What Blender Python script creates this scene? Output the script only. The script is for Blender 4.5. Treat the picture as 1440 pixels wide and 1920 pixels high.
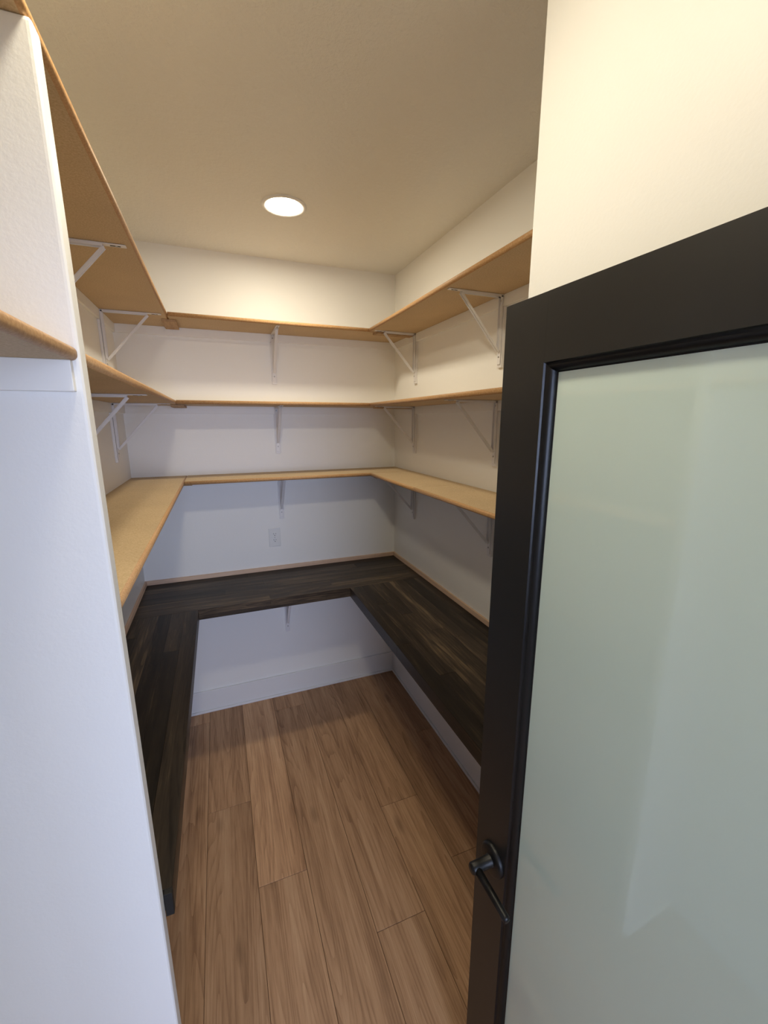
import bpy, bmesh, math, random
from mathutils import Vector, Matrix

random.seed(7)
for o in list(bpy.data.objects):
    bpy.data.objects.remove(o)
SC = bpy.context.scene
COL = SC.collection

# ------------------------------------------------------------------ camera
CAM_LOC = (0.0, -2.635, 1.833)
YAW, PITCH, ROLL = 0.3729, 0.2132, -0.0011
FPX = 785.6
cam_d = bpy.data.cameras.new('camera')
cam_d.sensor_fit = 'VERTICAL'
cam_d.sensor_height = 36.0
cam_d.lens = FPX / 1920.0 * 36.0
cam_d.clip_start = 0.02
cam = bpy.data.objects.new('camera', cam_d)
COL.objects.link(cam)
fw = Vector((math.sin(YAW), math.cos(YAW), 0)); rt = Vector((math.cos(YAW), -math.sin(YAW), 0)); up = Vector((0, 0, 1))
F = fw * math.cos(PITCH) - up * math.sin(PITCH)
U = up * math.cos(PITCH) + fw * math.sin(PITCH)
Rv = rt * math.cos(ROLL) + U * math.sin(ROLL)
U = U * math.cos(ROLL) - rt * math.sin(ROLL)
m = Matrix((Rv, U, -F)).transposed().to_4x4()
m.translation = CAM_LOC
cam.matrix_world = m
SC.camera = cam

# ------------------------------------------------------------------ world, daylight, exposure
wd = bpy.data.worlds.new('world')
SC.world = wd
wd.use_nodes = True
wd.node_tree.nodes['Background'].inputs['Color'].default_value = (0.55, 0.72, 1.0, 1)
wd.node_tree.nodes['Background'].inputs['Strength'].default_value = 1.0

LAMP_COL = (1.0, 0.915, 0.715)
LAMP1 = 62.0
LAMP2 = 65.0
al = bpy.data.lights.new('daylight', 'AREA')          # daylight at the window of the room behind
al.shape = 'RECTANGLE'; al.size = 2.4; al.size_y = 1.7
al.color = (0.58, 0.68, 1.0)
al.energy = 58
alo = bpy.data.objects.new('daylight', al)
COL.objects.link(alo)
alo.location = (0.45, -6.27, 1.67)
alo.rotation_euler = (math.radians(90), 0, 0)          # shines along +Y

vs = SC.view_settings
vs.view_transform = 'Standard'
vs.look = 'None'
vs.gamma = 1.0
vs.use_curve_mapping = False
vs.exposure = 1.48

# ------------------------------------------------------------------ dimensions (metres; back wall at y = 0)
H = 2.72
XR, XL = 1.108, -0.457
YF = -2.76                      # inner face of the front wall with the doorway
PX = -0.174                     # end of the short partition
PY0, PY1 = -1.8865, -1.8530     # its two faces
CHX, CHY = 0.640, -1.842        # boxed-out wall on the right, corner
ZC, TC = 0.902, 0.055
Z1, Z2, Z3, TS = 2.341, 1.937, 1.531, 0.019
DB, DL, DR = 0.278, 0.280, 0.276
DCB, DCR, DCL = 0.464, 0.468, 0.299

# ------------------------------------------------------------------ node helpers
def new_mat(name):
    mt = bpy.data.materials.new(name)
    mt.use_nodes = True
    nt = mt.node_tree
    b = nt.nodes['Principled BSDF']
    return mt, nt, b

def N(nt, typ, **kw):
    n = nt.nodes.new(typ)
    for k, v in kw.items():
        if k in n.inputs:
            n.inputs[k].default_value = v
        else:
            setattr(n, k, v)
    return n

def ramp(nt, stops):
    n = nt.nodes.new('ShaderNodeValToRGB')
    e = n.color_ramp.elements
    while len(e) < len(stops):
        e.new(0.5)
    for i, (p, c) in enumerate(stops):
        e[i].position = p
        e[i].color = (c[0], c[1], c[2], 1)
    return n

def paint(name, col, rough=0.55, scale=90.0, strength=0.25, dist=0.002, spec=0.4):
    mt, nt, b = new_mat(name)
    L = nt.links.new
    tc = N(nt, 'ShaderNodeTexCoord')
    n1 = N(nt, 'ShaderNodeTexNoise', Scale=scale, Detail=3.0, Roughness=0.55)
    L(tc.outputs['Object'], n1.inputs['Vector'])
    bp = N(nt, 'ShaderNodeBump', Strength=strength, Distance=dist)
    L(n1.outputs['Fac'], bp.inputs['Height'])
    L(bp.outputs['Normal'], b.inputs['Normal'])
    b.inputs['Base Color'].default_value = (*col, 1)
    b.inputs['Roughness'].default_value = rough
    b.inputs['Specular IOR Level'].default_value = spec
    return mt

def plain(name, col, rough=0.5, metal=0.0, spec=0.5):
    mt, nt, b = new_mat(name)
    b.inputs['Base Color'].default_value = (*col, 1)
    b.inputs['Roughness'].default_value = rough
    b.inputs['Metallic'].default_value = metal
    b.inputs['Specular IOR Level'].default_value = spec
    return mt

def wood(name, dark, mid, light, along, across, tone=(0.8, 1.2), rough=0.5, bump=0.1, cathedral=0.5, knots=0.0, spec=0.4):
    """plank wood: grain runs along the local Y of each piece, every piece has its own tone"""
    mt, nt, b = new_mat(name)
    L = nt.links.new
    tc = N(nt, 'ShaderNodeTexCoord')
    oi = N(nt, 'ShaderNodeObjectInfo')
    mul = N(nt, 'ShaderNodeVectorMath', operation='SCALE')
    cv = N(nt, 'ShaderNodeCombineXYZ', X=37.0, Y=91.0, Z=13.0)
    L(cv.outputs[0], mul.inputs[0]); L(oi.outputs['Random'], mul.inputs['Scale'])
    add = N(nt, 'ShaderNodeVectorMath', operation='ADD')
    L(tc.outputs['Object'], add.inputs[0]); L(mul.outputs[0], add.inputs[1])
    mp = N(nt, 'ShaderNodeMapping')
    mp.inputs['Scale'].default_value = (across, along, across)
    L(add.outputs[0], mp.inputs['Vector'])
    fine = N(nt, 'ShaderNodeTexNoise', Scale=9.0, Detail=6.0, Roughness=0.65)
    L(mp.outputs[0], fine.inputs['Vector'])
    broad = N(nt, 'ShaderNodeTexNoise', Scale=1.3, Detail=3.0, Roughness=0.5, Distortion=0.6)
    L(mp.outputs[0], broad.inputs['Vector'])
    # rings: bands of a slow noise field give the cathedral figure
    ringsrc = N(nt, 'ShaderNodeTexNoise', Scale=0.55, Detail=1.5, Roughness=0.4)
    L(mp.outputs[0], ringsrc.inputs['Vector'])
    rm = N(nt, 'ShaderNodeMath', operation='MULTIPLY'); rm.inputs[1].default_value = 26.0
    L(ringsrc.outputs['Fac'], rm.inputs[0])
    fr = N(nt, 'ShaderNodeMath', operation='FRACT'); L(rm.outputs[0], fr.inputs[0])
    pw = N(nt, 'ShaderNodeMath', operation='POWER'); pw.inputs[1].default_value = 3.0
    L(fr.outputs[0], pw.inputs[0])
    mx = N(nt, 'ShaderNodeMix', data_type='FLOAT'); mx.inputs['Factor'].default_value = 0.55
    L(fine.outputs['Fac'], mx.inputs['A']); L(broad.outputs['Fac'], mx.inputs['B'])
    sb = N(nt, 'ShaderNodeMath', operation='MULTIPLY_ADD'); sb.inputs[1].default_value = -0.16 * cathedral
    L(pw.outputs[0], sb.inputs[0]); L(mx.outputs['Result'], sb.inputs[2])
    cr = ramp(nt, [(0.30, dark), (0.5, mid), (0.68, light)])
    L(sb.outputs[0], cr.inputs['Fac'])
    col = cr.outputs['Color']
    if knots > 0:
        mp2 = N(nt, 'ShaderNodeMapping'); mp2.inputs['Scale'].default_value = (7.0, 2.6, 7.0)
        L(add.outputs[0], mp2.inputs['Vector'])
        vo = N(nt, 'ShaderNodeTexVoronoi', Scale=1.0)
        L(mp2.outputs[0], vo.inputs['Vector'])
        kr = ramp(nt, [(0.05, (1, 1, 1)), (0.16, (0, 0, 0))])
        L(vo.outputs['Distance'], kr.inputs['Fac'])
        km = N(nt, 'ShaderNodeMath', operation='MULTIPLY'); km.inputs[1].default_value = knots
        L(kr.outputs['Color'], km.inputs[0])
        kx = N(nt, 'ShaderNodeMix', data_type='RGBA', blend_type='MULTIPLY')
        L(km.outputs[0], kx.inputs['Factor']); L(col, kx.inputs['A'])
        kx.inputs['B'].default_value = (0.25, 0.22, 0.2, 1)
        col = kx.outputs['Result']
    mr = N(nt, 'ShaderNodeMapRange'); mr.inputs['To Min'].default_value = tone[0]; mr.inputs['To Max'].default_value = tone[1]
    L(oi.outputs['Random'], mr.inputs['Value'])
    hs = N(nt, 'ShaderNodeHueSaturation')
    L(col, hs.inputs['Color']); L(mr.outputs['Result'], hs.inputs['Value'])
    L(hs.outputs['Color'], b.inputs['Base Color'])
    bp = N(nt, 'ShaderNodeBump', Strength=bump, Distance=0.001)
    L(sb.outputs[0], bp.inputs['Height']); L(bp.outputs['Normal'], b.inputs['Normal'])
    b.inputs['Roughness'].default_value = rough
    b.inputs['Specular IOR Level'].default_value = spec
    return mt

def board_mat(name, base, dark, light, rough=0.6, scale=160.0):
    mt, nt, b = new_mat(name)
    L = nt.links.new
    tc = N(nt, 'ShaderNodeTexCoord')
    n1 = N(nt, 'ShaderNodeTexNoise', Scale=scale, Detail=3.0, Roughness=0.7)
    n2 = N(nt, 'ShaderNodeTexNoise', Scale=5.0, Detail=2.0)
    L(tc.outputs['Object'], n1.inputs['Vector']); L(tc.outputs['Object'], n2.inputs['Vector'])
    cr = ramp(nt, [(0.33, dark), (0.5, base), (0.66, light)])
    L(n1.outputs['Fac'], cr.inputs['Fac'])
    mr = N(nt, 'ShaderNodeMapRange'); mr.inputs['To Min'].default_value = 0.88; mr.inputs['To Max'].default_value = 1.12
    L(n2.outputs['Fac'], mr.inputs['Value'])
    hs = N(nt, 'ShaderNodeHueSaturation')
    L(cr.outputs['Color'], hs.inputs['Color']); L(mr.outputs['Result'], hs.inputs['Value'])
    L(hs.outputs['Color'], b.inputs['Base Color'])
    bp = N(nt, 'ShaderNodeBump', Strength=0.08, Distance=0.0006)
    L(n1.outputs['Fac'], bp.inputs['Height']); L(bp.outputs['Normal'], b.inputs['Normal'])
    b.inputs['Roughness'].default_value = rough
    b.inputs['Specular IOR Level'].default_value = 0.3
    return mt

M = {}
M['wall'] = paint('wall_paint', (0.90, 0.885, 0.85), 0.48, 140, 0.2, 0.0013)
M['ceiling'] = paint('ceiling_paint', (0.83, 0.815, 0.77), 0.36, 70, 0.9, 0.005)
M['white'] = plain('white_trim_paint', (0.84, 0.83, 0.82), 0.35)
M['bracket'] = plain('white_enamel', (0.82, 0.80, 0.80), 0.35)
M['steel'] = plain('screw_steel', (0.45, 0.44, 0.42), 0.35, 0.9)
M['slot'] = plain('dark_slot', (0.03, 0.03, 0.03), 0.8)
M['plastic'] = plain('outlet_plastic', (0.80, 0.80, 0.79), 0.3)
M['board'] = board_mat('shelf_board', (0.565, 0.415, 0.245), (0.49, 0.345, 0.19), (0.635, 0.485, 0.305), 0.6, 230)
M['edge'] = board_mat('shelf_edge', (0.50, 0.285, 0.125), (0.42, 0.22, 0.09), (0.58, 0.35, 0.17), 0.5, 220)
M['block'] = wood('joint_block_wood', (0.32, 0.19, 0.09), (0.46, 0.29, 0.145), (0.55, 0.37, 0.20), 3, 25, (0.9, 1.1), 0.6)
M['strip'] = wood('raw_wood_strip', (0.58, 0.39, 0.27), (0.70, 0.49, 0.34), (0.78, 0.57, 0.42), 2.5, 40, (0.93, 1.07), 0.55, 0.05, 0.2)
M['floor'] = wood('oak_plank', (0.29, 0.155, 0.08), (0.49, 0.285, 0.155), (0.61, 0.385, 0.225), 0.8, 16.0, (0.78, 1.18), 0.5, 0.10, 0.75, 0.35, 0.3)
M['floor_base'] = plain('floor_joint', (0.10, 0.055, 0.03), 0.7)
M['counter'] = wood('dark_stained_wood', (0.009, 0.006, 0.004), (0.030, 0.021, 0.014), (0.125, 0.086, 0.050), 0.9, 16.0, (0.5, 1.7), 0.42, 0.25, 0.5, 0.9, 0.28)
M['counter_end'] = plain('dark_end_grain', (0.006, 0.005, 0.004), 0.7)
M['door'] = paint('door_black_paint', (0.0115, 0.0112, 0.011), 0.36, 260, 0.12, 0.0006, 0.5)
M['handle'] = plain('matt_black_metal', (0.004, 0.004, 0.004), 0.42, 0.0, 0.4)
M['bead'] = plain('door_black_gloss', (0.0115, 0.0112, 0.012), 0.33, 0.0, 0.7)

def glass_mat():
    mt, nt, b = new_mat('frosted_glass')
    b.inputs['Base Color'].default_value = (0.76, 0.89, 0.80, 1)
    b.inputs['Roughness'].default_value = 0.55
    b.inputs['Transmission Weight'].default_value = 0.25
    b.inputs['IOR'].default_value = 1.3
    b.inputs['Coat Weight'].default_value = 1.0
    b.inputs['Coat Roughness'].default_value = 0.03
    b.inputs['Coat IOR'].default_value = 1.65
    return mt
M['glass'] = glass_mat()

def pane_mat():
    mt, nt, b = new_mat('clear_pane')
    nt.nodes.remove(b)
    out = nt.nodes['Material Output']
    t = N(nt, 'ShaderNodeBsdfTransparent'); g = N(nt, 'ShaderNodeBsdfGlossy', Roughness=0.02)
    mx = N(nt, 'ShaderNodeMixShader'); mx.inputs[0].default_value = 0.06
    nt.links.new(t.outputs[0], mx.inputs[1]); nt.links.new(g.outputs[0], mx.inputs[2])
    nt.links.new(mx.outputs[0], out.inputs['Surface'])
    return mt
M['pane'] = pane_mat()

def emit_mat(name, col, strength):
    mt, nt, b = new_mat(name)
    b.inputs['Base Color'].default_value = (0.8, 0.8, 0.8, 1)
    b.inputs['Emission Color'].default_value = (*col, 1)
    b.inputs['Emission Strength'].default_value = strength
    return mt

# ------------------------------------------------------------------ mesh helpers
def link(name, bm, mat, parent=None, loc=(0, 0, 0), smooth=False):
    me = bpy.data.meshes.new(name)
    bm.normal_update()
    bm.to_mesh(me); bm.free()
    if smooth:
        for p in me.polygons:
            p.use_smooth = True
    for mm in (mat if isinstance(mat, (list, tuple)) else [mat]):
        me.materials.append(mm)
    o = bpy.data.objects.new(name, me)
    COL.objects.link(o)
    o.location = loc
    if parent is not None:
        o.parent = parent
    return o

def add_box(bm, mn, mx, bevel=0.0, seg=2):
    r = bmesh.ops.create_cube(bm, size=1.0)
    vs_ = r['verts']
    for v in vs_:
        v.co = Vector([(a + b) / 2 + c * (b - a) for a, b, c in zip(mn, mx, v.co)])
    if bevel > 0:
        es = list({e for v in vs_ for e in v.link_edges})
        bmesh.ops.bevel(bm, geom=es, offset=bevel, segments=seg, profile=0.6, affect='EDGES')

def box(name, mn, mx, mat, parent=None, bevel=0.0, seg=2, origin=None):
    """a box given in world corners; the object's origin is its centre, kept relative to an unrotated parent"""
    c = Vector([(a + b) / 2 for a, b in zip(mn, mx)]) if origin is None else Vector(origin)
    bm = bmesh.new()
    add_box(bm, [a - k for a, k in zip(mn, c)], [b - k for b, k in zip(mx, c)], bevel, seg)
    off = world_loc(parent)
    return link(name, bm, mat, parent, c - off)

def world_loc(o):
    v = Vector((0, 0, 0))
    while o is not None:
        v += o.location
        o = o.parent
    return v

def add_cyl(bm, a, b, r0, r1=None, seg=20, caps=True):
    a = Vector(a); b = Vector(b); r1 = r0 if r1 is None else r1
    d = (b - a); L = d.length
    q = d.to_track_quat('Z', 'Y').to_matrix().to_4x4()
    q.translation = (a + b) / 2
    bmesh.ops.create_cone(bm, cap_ends=caps, segments=seg, radius1=r0, radius2=r1, depth=L, matrix=q)

def lathe(bm, prof, axis_o, axis_d, seg=40):
    """prof: list of (distance along the axis, radius)"""
    d = Vector(axis_d).normalized()
    q = d.to_track_quat('Z', 'Y').to_matrix()
    rows = []
    for h, r in prof:
        rows.append([bm.verts.new(Vector(axis_o) + q @ Vector((r * math.cos(2 * math.pi * k / seg), r * math.sin(2 * math.pi * k / seg), h))) for k in range(seg)])
    for i in range(len(rows) - 1):
        for k in range(seg):
            bm.faces.new((rows[i][k], rows[i][(k + 1) % seg], rows[i + 1][(k + 1) % seg], rows[i + 1][k]))
    return rows

def prism(bm, poly, axis, lo, hi):
    """extrude a 2-D polygon along an axis ('x' -> polygon is (y,z), 'y' -> (x,z), 'z' -> (x,y))"""
    def P(p, t):
        return {'x': (t, p[0], p[1]), 'y': (p[0], t, p[1]), 'z': (p[0], p[1], t)}[axis]
    a = [bm.verts.new(P(p, lo)) for p in poly]
    b = [bm.verts.new(P(p, hi)) for p in poly]
    n = len(poly)
    fs = [bm.faces.new(a), bm.faces.new(list(reversed(b)))]
    for i in range(n):
        fs.append(bm.faces.new((a[i], b[i], b[(i + 1) % n], a[(i + 1) % n])))
    bmesh.ops.recalc_face_normals(bm, faces=fs)
    return fs

def struct(o):
    o['kind'] = 'structure'
    return o

def tag(o, label, cat, group=None):
    o['label'] = label; o['category'] = cat
    if group:
        o['group'] = group
    return o

def empty(name, loc, rz=0.0):
    o = bpy.data.objects.new(name, None)
    COL.objects.link(o)
    o.location = loc
    o.rotation_euler = (0, 0, rz)
    o.empty_display_size = 0.05
    return o

# ------------------------------------------------------------------ room shell
T = 0.12
HY = -6.2                        # far wall of the room behind the doorway
HX0, HX1 = -2.2, 2.6
DOORX0, DOORX1 = -0.20, 0.555    # doorway
floor_o = struct(box('floor', (HX0 - T, HY - T, -0.06), (HX1 + T, T, -0.004), M['floor_base']))
struct(box('ceiling', (HX0 - T, HY - T, H), (HX1 + T, T, H + 0.1), M['ceiling']))
struct(box('wall_back', (XL - T, 0, 0), (XR + T, T, H), M['wall']))
struct(box('wall_left', (XL - T, YF - T, 0), (XL, 0, H), M['wall']))
struct(box('wall_right', (XR, YF - T, 0), (XR + T, 0, H), M['wall']))
struct(box('wall_partition', (XL, PY0, 0), (PX, PY1, Z1 - TS), M['wall'], bevel=0.006, seg=3))
struct(box('wall_chase', (CHX, YF, 0), (XR, CHY, H), M['wall'], bevel=0.005, seg=3))
# front wall with the doorway: piers and header in one mesh
bm = bmesh.new()
add_box(bm, (HX0, YF - T, 0), (DOORX0, YF, H))
add_box(bm, (DOORX1, YF - T, 0), (HX1, YF, H))
add_box(bm, (DOORX0, YF - T, 2.07), (DOORX1, YF, H))
struct(link('wall_front', bm, M['wall']))
# the room behind the camera
struct(box('wall_hall_left', (HX0 - T, HY, 0), (HX0, YF - T, H), M['wall']))
struct(box('wall_hall_right', (HX1, HY, 0), (HX1 + T, YF - T, H), M['wall']))
WX0, WX1, WZ0, WZ1 = -0.75, 1.65, 0.8, 2.55
bm = bmesh.new()
add_box(bm, (HX0 - T, HY - T, 0), (WX0, HY, H))
add_box(bm, (WX1, HY - T, 0), (HX1 + T, HY, H))
add_box(bm, (WX0, HY - T, 0), (WX1, HY, WZ0))
add_box(bm, (WX0, HY - T, WZ1), (WX1, HY, H))
struct(link('wall_hall_back', bm, M['wall']))
w1 = struct(empty('window_1', ((WX0 + WX1) / 2, HY - 0.06, WZ0)))
for x0, x1 in ((WX0, WX0 + .05), ((WX0 + WX1) / 2 - .03, (WX0 + WX1) / 2 + .03), (WX1 - .05, WX1)):
    box('window_stile', (x0, HY - .09, WZ0), (x1, HY - .03, WZ1), M['white'], w1, 0.003)
for z0, z1 in ((WZ0, WZ0 + .05), (WZ1 - .05, WZ1)):
    box('window_rail', (WX0 + .05, HY - .09, z0), (WX1 - .05, HY - .03, z1), M['white'], w1, 0.003)
for x0, x1 in ((WX0 + .05, (WX0 + WX1) / 2 - .03), ((WX0 + WX1) / 2 + .03, WX1 - .05)):
    box('pane', (x0, HY - .062, WZ0 + .05), (x1, HY - .058, WZ1 - .05), M['pane'], w1)

# floor planks, running towards the back wall
PW = 0.1955
cols = []
x = -0.183 - 2 * PW
k = -2
ends = {-2: -0.45, -1: -1.95, 0: -0.790, 1: -1.215, 2: -0.16, 3: -1.530, 4: -1.057, 5: -1.392, 6: -0.667}
PL = 1.83
for k in range(-2, 7):
    x0 = -0.183 + k * PW
    x1 = x0 + PW
    x0c, x1c = max(x0, XL), min(x1, XR)
    if x1c - x0c < 0.01:
        continue
    e = ends[k]
    cuts = [e + PL * j for j in range(-3, 4)]
    cuts = [c for c in cuts if -4.2 < c < -0.02]
    ys = [-4.2] + sorted(cuts) + [-0.001]
    for ya, yb in zip(ys[:-1], ys[1:]):
        if yb - ya < 0.02:
            continue
        g = 0.0007
        box('floor_plank', (x0c + g, ya + g, -0.004), (x1c - g, yb - g, 0.0), M['floor'], floor_o, 0.0011, 1)

# baseboards: flat white boards with a small shoe at the floor
BB = 0.148
def baseboard(name, mn, mx, shoe_mn=None, shoe_mx=None):
    b_ = struct(box(name, mn, mx, M['white'], None, 0.002))
    if shoe_mn:
        box('shoe_moulding', shoe_mn, shoe_mx, M['white'], b_, 0.004)
    return b_
baseboard('baseboard_back', (XL + .013, -.013, 0), (XR - .013, 0, BB), (XL + .013, -.024, 0), (XR - .013, -.013, 0.016))
baseboard('baseboard_right', (XR - .013, CHY, 0), (XR, 0, BB), (XR - .024, CHY, 0), (XR - .013, -.024, 0.016))
baseboard('baseboard_left', (XL, PY1, 0), (XL + .013, 0, BB))
baseboard('baseboard_nook', (XL, YF, 0), (XL + .016, PY0, 0.12), (XL + .016, YF, 0), (XL + .028, PY0, 0.018))
baseboard('baseboard_partition', (XL + .028, PY0 - .012, 0), (PX - .004, PY0, 0.018))
baseboard('baseboard_chase', (CHX - .013, YF, 0), (CHX, CHY, BB))

# door frame lining inside the doorway
tr = struct(empty('trim_1', ((DOORX0 + DOORX1) / 2, YF, 0)))
box('jamb', (DOORX0, YF - T, 0), (DOORX0 + .02, YF, 2.07), M['white'], tr, .002)
box('jamb', (DOORX1 - .02, YF - T, 0), (DOORX1, YF, 2.07), M['white'], tr, .002)
box('head', (DOORX0 + .02, YF - T, 2.05), (DOORX1 - .02, YF, 2.07), M['white'], tr, .002)

# ------------------------------------------------------------------ countertops: dark stained wood laid in strips
def countertop(name, mn, mx, axis, nstrips, label, seglen, seed):
    rnd = random.Random(seed)
    root = empty(name, ((mn[0] + mx[0]) / 2, (mn[1] + mx[1]) / 2, mn[2]))
    ai, ci = (0, 1) if axis == 'x' else (1, 0)
    w = (mx[ci] - mn[ci]) / nstrips
    for s in range(nstrips):
        c0 = mn[ci] + s * w; c1 = c0 + w
        p = mn[ai]
        p1 = p + seglen * rnd.uniform(0.3, 1.0)
        while p < mx[ai] - 1e-4:
            if mx[ai] - p1 < 0.15:
                p1 = mx[ai]
            lo = [0, 0, mn[2]]; hi = [0, 0, mx[2]]
            lo[ai], hi[ai] = p, p1
            lo[ci], hi[ci] = c0, c1
            cen = [(a + b) / 2 for a, b in zip(lo, hi)]
            bm = bmesh.new()
            hw, hl, hz = (c1 - c0) / 2, (p1 - p) / 2, (mx[2] - mn[2]) / 2
            add_box(bm, (-hw, -hl, -hz), (hw, hl, hz), 0.0008, 1)
            o = link('plank', bm, M['counter'], root, Vector(cen) - root.location)
            if axis == 'x':
                o.rotation_euler = (0, 0, -math.pi / 2)
            p = p1
            p1 = min(mx[ai], p + seglen * rnd.uniform(0.6, 1.1))
    tag(root, label, 'countertop')
    return root
countertop('countertop', (XL, -DCB, ZC - TC), (XR, 0, ZC), 'x', 6, 'dark stained wood countertop along the back wall below the outlet', 1.4, 3)
countertop('countertop', (XR - DCR, CHY, ZC - TC), (XR, -DCB, ZC), 'y', 7, 'wide dark stained wood countertop along the right wall behind the door', 1.1, 12)
cl = countertop('countertop', (XL, PY1 + .006, ZC - TC), (XL + DCL, -DCB, ZC), 'y', 5, 'narrow dark stained wood countertop along the left wall behind the white partition', 1.6, 5)
# its stained end grain, showing beyond the partition
box('end_cap', (PX + .001, PY1 - .006, ZC - TC), (XL + DCL, PY1 + .006, ZC), M['counter_end'], cl, 0.001)

# raw wood strips where the countertop meets the walls
SH = 0.026
def strip(name, mn, mx, axis):
    c = Vector([(a + b) / 2 for a, b in zip(mn, mx)])
    l, w, h = ((mx[0] - mn[0]), (mx[1] - mn[1]), (mx[2] - mn[2])) if axis == 'x' else ((mx[1] - mn[1]), (mx[0] - mn[0]), (mx[2] - mn[2]))
    bm = bmesh.new()
    add_box(bm, (-w / 2, -l / 2, -h / 2), (w / 2, l / 2, h / 2), 0.0015)
    o = link(name, bm, M['strip'], None, c)
    if axis == 'x':
        o.rotation_euler = (0, 0, -math.pi / 2)
    return struct(o)
strip('trim_2', (XL + .010, -.010, ZC), (XR - .010, 0, ZC + SH), 'x')
strip('trim_3', (XR - .010, CHY, ZC), (XR, 0, ZC + SH), 'y')
strip('trim_4', (XL, PY1, ZC), (XL + .010, 0, ZC + SH), 'y')

# ------------------------------------------------------------------ shelves: raw board with a rounded front edge
def rounded_profile(depth, t, front=+1):
    """profile in (d, z): d runs from the wall (0) to the rounded front (depth)"""
    r = t * 0.42
    pts = [(0, -t), ]
    for i in range(7):
        a = -math.pi / 2 + i * (math.pi / 2) / 6
        pts.append((depth - r + r * math.cos(a), -t + r + r * math.sin(a)))
    for i in range(7):
        a = i * (math.pi / 2) / 6
        pts.append((depth - r + r * math.cos(a), -r + r * math.sin(a)))
    pts.append((0, 0))
    return pts

def shelf(label, wall, lo, hi, depth, z, cleats=(), blocks=(), seams=()):
    """wall: 'back' (runs along x), 'left' or 'right' (run along y); lo..hi is the run"""
    if wall == 'back':
        root = empty('wall_shelf', ((lo + hi) / 2, -depth / 2, z - TS))
    elif wall == 'left':
        root = empty('wall_shelf', (XL + depth / 2, (lo + hi) / 2, z - TS))
    else:
        root = empty('wall_shelf', (XR - depth / 2, (lo + hi) / 2, z - TS))
    cuts = [lo] + list(seams) + [hi]
    for a, b in zip(cuts[:-1], cuts[1:]):
        bm = bmesh.new()
        prof = rounded_profile(depth, TS)
        c = Vector(root.location)
        g = 0.0009
        if wall == 'back':
            poly = [(-d - c.y, zz + z - c.z) for d, zz in prof]
            fs = prism(bm, poly, 'x', a + g - c.x, b - g - c.x)
        elif wall == 'left':
            poly = [(XL + d - c.x, zz + z - c.z) for d, zz in prof]
            fs = prism(bm, poly, 'y', a + g - c.y, b - g - c.y)
        else:
            poly = [(XR - d - c.x, zz + z - c.z) for d, zz in prof]
            fs = prism(bm, poly, 'y', a + g - c.y, b - g - c.y)
        # raw edge colour on the rounded nose
        for f in fs:
            cc = f.calc_center_median()
            dd = {'back': -(cc.y + c.y), 'left': cc.x + c.x - XL, 'right': XR - (cc.x + c.x)}[wall]
            if len(f.verts) == 4 and dd > depth - TS * 0.42 - 1e-5:
                f.material_index = 1
                f.smooth = True
        link('board', bm, [M['board'], M['edge']], root)
    for mn, mx in cleats:
        box('cleat', mn, mx, M['white_wall'], root, 0.0015)
    for mn, mx in blocks:
        box('joint_block', mn, mx, M['block'], root, 0.0015)
    tag(root, label, 'shelf', 'wall shelves')
    return root

M['white_wall'] = plain('cleat_paint', (0.90, 0.885, 0.85), 0.5)
CT, CHH = 0.012, 0.043
LEV = (('top', Z1), ('middle', Z2), ('lowest', Z3))
for nm, z in LEV:
    u = z - TS
    # back shelf reaches the right wall; the left shelf reaches the back wall
    shelf('%s tan board shelf along the back wall' % nm, 'back', XL + DL, XR, DB, z,
          cleats=[((XL + DL, -CT, u - CHH), (XR, 0, u))],
          blocks=[((XL + DL - .032, -.205, u - CT - .001), (XL + DL + .032, -CT - .004, u - .0005)),
                  ((XR - .245, -DB - .030, u - CT - .001), (XR - CT - .004, -DB + .022, u - .0005))])
    shelf('%s tan board shelf along the right wall' % nm, 'right', CHY, -DB, DR, z,
          cleats=[((XR - CT, CHY, u - CHH), (XR, -CT, u))],
          seams=([-0.882] if nm == 'lowest' else []))
    y0 = YF if nm == 'top' else PY1
    shelf({'top': 'long top tan board shelf along the left wall passing over the white partition',
           'middle': 'middle tan board shelf along the left wall behind the white partition',
           'lowest': 'lowest tan board shelf along the left wall behind the white partition'}[nm], 'left', y0, 0.0, DL, z,
          cleats=[((XL, PY1, u - CHH), (XL + CT, 0, u)), ((XL + CT, -CT, u - CHH), (XL + DL, 0, u))])
shelf('tan board shelf with rounded edge in front of the white partition', 'left', YF, PY0, DL, Z2,
      cleats=[((XL, YF, Z2 - TS - CHH), (XL + CT, PY0, Z2 - TS)), ((XL + CT, PY0 - CT, Z2 - TS - CHH), (PX - .010, PY0, Z2 - TS))])

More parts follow.
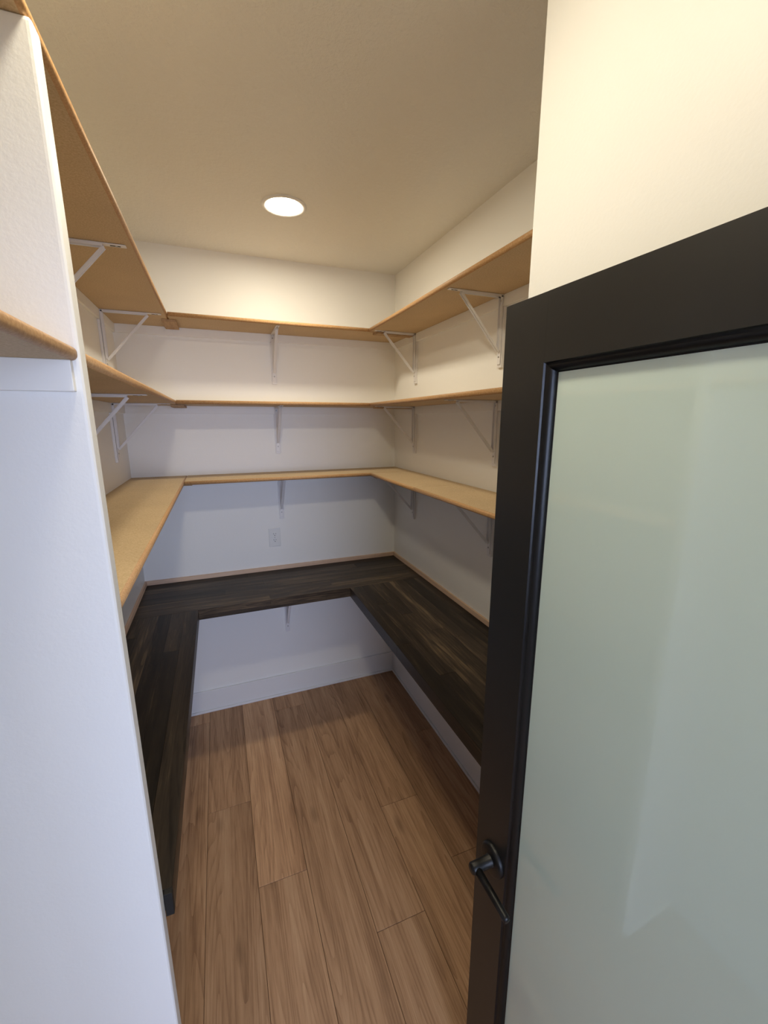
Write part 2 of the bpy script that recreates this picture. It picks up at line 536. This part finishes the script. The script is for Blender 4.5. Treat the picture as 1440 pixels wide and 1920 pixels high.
# ------------------------------------------------------------------ shelf brackets
def make_bracket(name, label, loc, rz, arm=0.245, drop=0.275):
    """local: the wall is the plane x = 0, the arm points along +X, z = 0 is the underside of the shelf"""
    root = empty(name, loc, rz)
    W = 0.010
    b0 = CT
    def part(nm, fn, mat=M['bracket'], parent=root):
        bm = bmesh.new(); fn(bm)
        return link(nm, bm, mat, parent)
    part('backing_strip', lambda bm: add_box(bm, (0, -.0145, -drop), (CT - .001, .0145, -CHH - .001), .0015))
    def plate(bm):
        add_box(bm, (b0, -W, -drop + .012), (b0 + .003, W, -.0005), .001, 1)
        add_box(bm, (b0 + .003, -W, -drop + .065), (b0 + .010, -W + .002, -.004))
        add_box(bm, (b0 + .003, W - .002, -drop + .065), (b0 + .010, W, -.004))
    pl = part('wall_plate', plate)
    def armf(bm):
        add_box(bm, (b0 + .003, -W, -.0035), (arm + .012, W, -.0005), .001, 1)
        add_box(bm, (b0 + .003, -W, -.010), (arm - .045, -W + .002, -.0035))
        add_box(bm, (b0 + .003, W - .002, -.010), (arm - .045, W, -.0035))
    ar = part('arm', armf)
    p0 = Vector((arm - .045, 0, -.009)); p1 = Vector((b0 + .006, 0, -drop + .062))
    d = p1 - p0; L = d.length
    ang = math.atan2(d.z, d.x)
    def brace(bm):
        add_box(bm, (0, -.0075, -.003), (L, .0075, .0), .0008, 1)
        add_box(bm, (0, -.0075, -.0), (L, -.0055, .006))
        add_box(bm, (0, .0055, -.0), (L, .0075, .006))
        bmesh.ops.rotate(bm, verts=bm.verts, cent=(0, 0, 0), matrix=Matrix.Rotation(-ang, 3, 'Y'))
        bmesh.ops.translate(bm, verts=bm.verts, vec=p0)
    part('brace', brace)
    for z_ in (-drop + .042, -.022):
        part('screw', lambda bm: lathe(bm, [(0, .0042), (.0012, .004), (.002, .0025), (.0021, .0001)], (b0 + .003, 0, z_), (1, 0, 0), 12), M['steel'], pl)
    part('slot', lambda bm: add_box(bm, (arm - .028, -.0028, -.0042), (arm - .002, .0028, -.0034)), M['slot'], ar)
    part('screw', lambda bm: lathe(bm, [(0, .0040), (.0012, .0036), (.002, .002), (.0021, .0001)], (arm - .012, 0, -.0040), (0, 0, -1), 12), M['steel'], ar)
    tag(root, label, 'bracket', 'white shelf brackets')
    return root

BX = 0.338
for nm, z in LEV:
    make_bracket('shelf_bracket', 'white metal bracket under the %s shelf at the middle of the back wall' % nm, (BX, 0, z - TS), -math.pi / 2)
make_bracket('shelf_bracket', 'white metal bracket under the dark countertop on the back wall', (BX, 0, ZC - TC), -math.pi / 2, 0.30, 0.385)
for nm, z in LEV:
    make_bracket('shelf_bracket', 'white metal bracket under the %s right shelf, next to the back corner' % nm, (XR, -0.325, z - TS), math.pi)
    make_bracket('shelf_bracket', 'white metal bracket under the %s right shelf, nearest the black door' % nm, (XR, -1.125, z - TS), math.pi)
for nm, z, ys in (('top', Z1, (-0.300, -1.130)), ('middle', Z2, (-0.315, -1.060))):
    make_bracket('shelf_bracket', 'white metal bracket under the %s left shelf, next to the back corner' % nm, (XL, ys[0], z - TS), 0.0)
    make_bracket('shelf_bracket', 'white metal bracket under the %s left shelf, half hidden by the partition' % nm, (XL, ys[1], z - TS), 0.0)

# ------------------------------------------------------------------ electrical outlet on the back wall
ot = empty('wall_outlet', (0.288, 0, 1.117))
def outp(nm, fn, mat, parent=ot):
    bm = bmesh.new(); fn(bm)
    return link(nm, bm, mat, parent)
outp('cover_plate', lambda bm: add_box(bm, (-.036, -.006, -.0595), (.036, 0, .0595), .003, 3), M['plastic'])
for s in (-1, 1):
    def face(bm):
        pts = []
        for i in range(28):
            a = 2 * math.pi * i / 28
            pts.append((max(-.0135, min(.0135, .0175 * math.cos(a))), .0145 * math.sin(a) + s * .0195))
        prism(bm, pts, 'y', -.0075, -.005)
    rc = outp('receptacle', face, M['plastic'])
    def slots(bm):
        add_box(bm, (-.0075, -.0079, s * .0195 + .0005), (-.0055, -.0074, s * .0195 + .0085))
        add_box(bm, (.0055, -.0079, s * .0195 + .0015), (.0075, -.0074, s * .0195 + .0085))
        add_cyl(bm, (0, -.0079, s * .0195 - .006), (0, -.0074, s * .0195 - .006), .0026, seg=14)
    outp('slot', slots, M['slot'], rc)
outp('screw', lambda bm: lathe(bm, [(0, .003), (.001, .0025), (.0011, .0001)], (0, -.006, 0), (0, -1, 0), 12), M['steel'])
tag(ot, 'white duplex electrical outlet on the back wall above the countertop', 'outlet')

# ------------------------------------------------------------------ recessed ceiling lights
def downlight(loc, label, power):
    root = empty('ceiling_light', loc)
    bm = bmesh.new()
    lathe(bm, [(0.0, .094), (-.003, .0935), (-.0055, .090), (-.006, .084), (-.004, .074), (-.002, .0705), (0, .0703)], (0, 0, 0), (0, 0, 1), 56)
    link('trim_ring', bm, M['white'], root, smooth=True)
    bm = bmesh.new()
    bmesh.ops.create_circle(bm, cap_ends=True, segments=48, radius=.0705, matrix=Matrix.Translation((0, 0, -.0035)))
    for f in bm.faces:
        if f.normal.z > 0:
            f.normal_flip()
    link('lens', bm, emit_mat('lamp_lens', LAMP_COL, power), root)
    tag(root, label, 'ceiling light', 'recessed ceiling lights')
downlight((0.337, -0.622, H), 'glowing round recessed light in the ceiling near the back wall', LAMP1)
downlight((0.04, -1.965, H), 'round recessed light in the ceiling just inside the doorway', LAMP2)

# ------------------------------------------------------------------ glazed black door, swung open into the pantry
DW, DH, DT = 0.762, 2.03, 0.035
STW = 0.106
LATCH = Vector((0.5131, -1.9431, 0)); DTH = 0.0154
dr = struct(empty('door_1', (LATCH.x + math.sin(DTH) * DW, LATCH.y - math.cos(DTH) * DW, 0.008), 0))
dr.rotation_euler = (0, 0, math.pi / 2 + DTH)     # local +X runs from the hinge to the latch, local +Y faces the room side (-x)
ZB = 0.0
def dpart(nm, fn, mat=M['door'], parent=dr, smooth=False):
    bm = bmesh.new(); fn(bm)
    return link(nm, bm, mat, parent, smooth=smooth)
# visible face is local y = 0, thickness goes to -y
ZT = DH
RAIL = 0.110
dpart('stile', lambda bm: add_box(bm, (DW - STW, -DT, ZB), (DW, 0, ZT), .0004, 1))
dpart('stile', lambda bm: add_box(bm, (0, -DT, ZB), (STW, 0, ZT), .0004, 1))
dpart('rail', lambda bm: add_box(bm, (STW, -DT, ZT - RAIL), (DW - STW, 0, ZT), 0.0))
dpart('rail', lambda bm: add_box(bm, (STW, -DT, ZB), (DW - STW, 0, ZB + .24), 0.0))
# glazing bead: stepped moulding inside the opening
bx0, bx1, bz0, bz1 = STW, DW - STW, ZB + .24, ZT - RAIL
def bead_profile():
    pts = [(0, 0.0), (.0015, -.0035), (.0035, -.0045)]
    for i in range(17):
        a = math.pi / 2 * i / 16
        pts.append((.0045 + .0095 * math.sin(a), -.0175 + .0125 * math.cos(a)))
    return pts + [(.016, -.0185)]
def bead(side):
    def fn(bm):
        pr = bead_profile()
        rows = []
        for d, y in pr:
            if side == 'l':
                a, b = (bx0 + d, y, bz0 + d), (bx0 + d, y, bz1 - d)
            elif side == 'r':
                a, b = (bx1 - d, y, bz1 - d), (bx1 - d, y, bz0 + d)
            elif side == 't':
                a, b = (bx0 + d, y, bz1 - d), (bx1 - d, y, bz1 - d)
            else:
                a, b = (bx1 - d, y, bz0 + d), (bx0 + d, y, bz0 + d)
            rows.append((bm.verts.new(a), bm.verts.new(b)))
        for i in range(len(rows) - 1):
            bm.faces.new((rows[i][0], rows[i + 1][0], rows[i + 1][1], rows[i][1]))
        for f in bm.faces:
            if f.normal.y < 0:
                pass
        bmesh.ops.solidify(bm, geom=bm.faces[:], thickness=0.002)
    return fn
for s in 'lrtb':
    dpart('glazing_bead', bead(s), M['bead'])
dpart('glass_pane', lambda bm: add_box(bm, (bx0 + .004, -.0245, bz0 + .004), (bx1 - .004, -.0185, bz1 - .004)), M['glass'])
# lever handle
hx, hz = DW - 0.064, 0.842
hd = bpy.data.objects.new('handle', None); COL.objects.link(hd); hd.parent = dr; hd.location = (hx, 0, hz); hd.empty_display_size = .03
dpart('rosette', lambda bm: lathe(bm, [(0, .0365), (.005, .0365), (.0085, .034), (.010, .030), (.0102, .0001)], (0, 0, 0), (0, 1, 0), 40), M['handle'], hd, True)
def lever(bm):
    lathe(bm, [(.009, .0155), (.013, .0132), (.040, .0128), (.056, .0128), (.0595, .0105), (.0597, .0001)], (0, 0, 0), (0, 1, 0), 28)
    lathe(bm, [(0, .0001), (.0001, .0092), (.106, .0082), (.111, .0062), (.1115, .0001)], (0, .0475, 0), (-1, 0, -.03), 20)
dpart('lever', lever, M['handle'], hd, True)
# hinges on the jamb side
for z_ in (0.22, 1.02, 1.82):
    def hinge(bm, z_=z_):
        add_cyl(bm, (-.006, .004, z_ - .045), (-.006, .004, z_ + .045), .006, seg=14)
        add_box(bm, (-.004, -.03, z_ - .045), (-.0005, .002, z_ + .045))
    dpart('hinge', hinge, M['handle'])
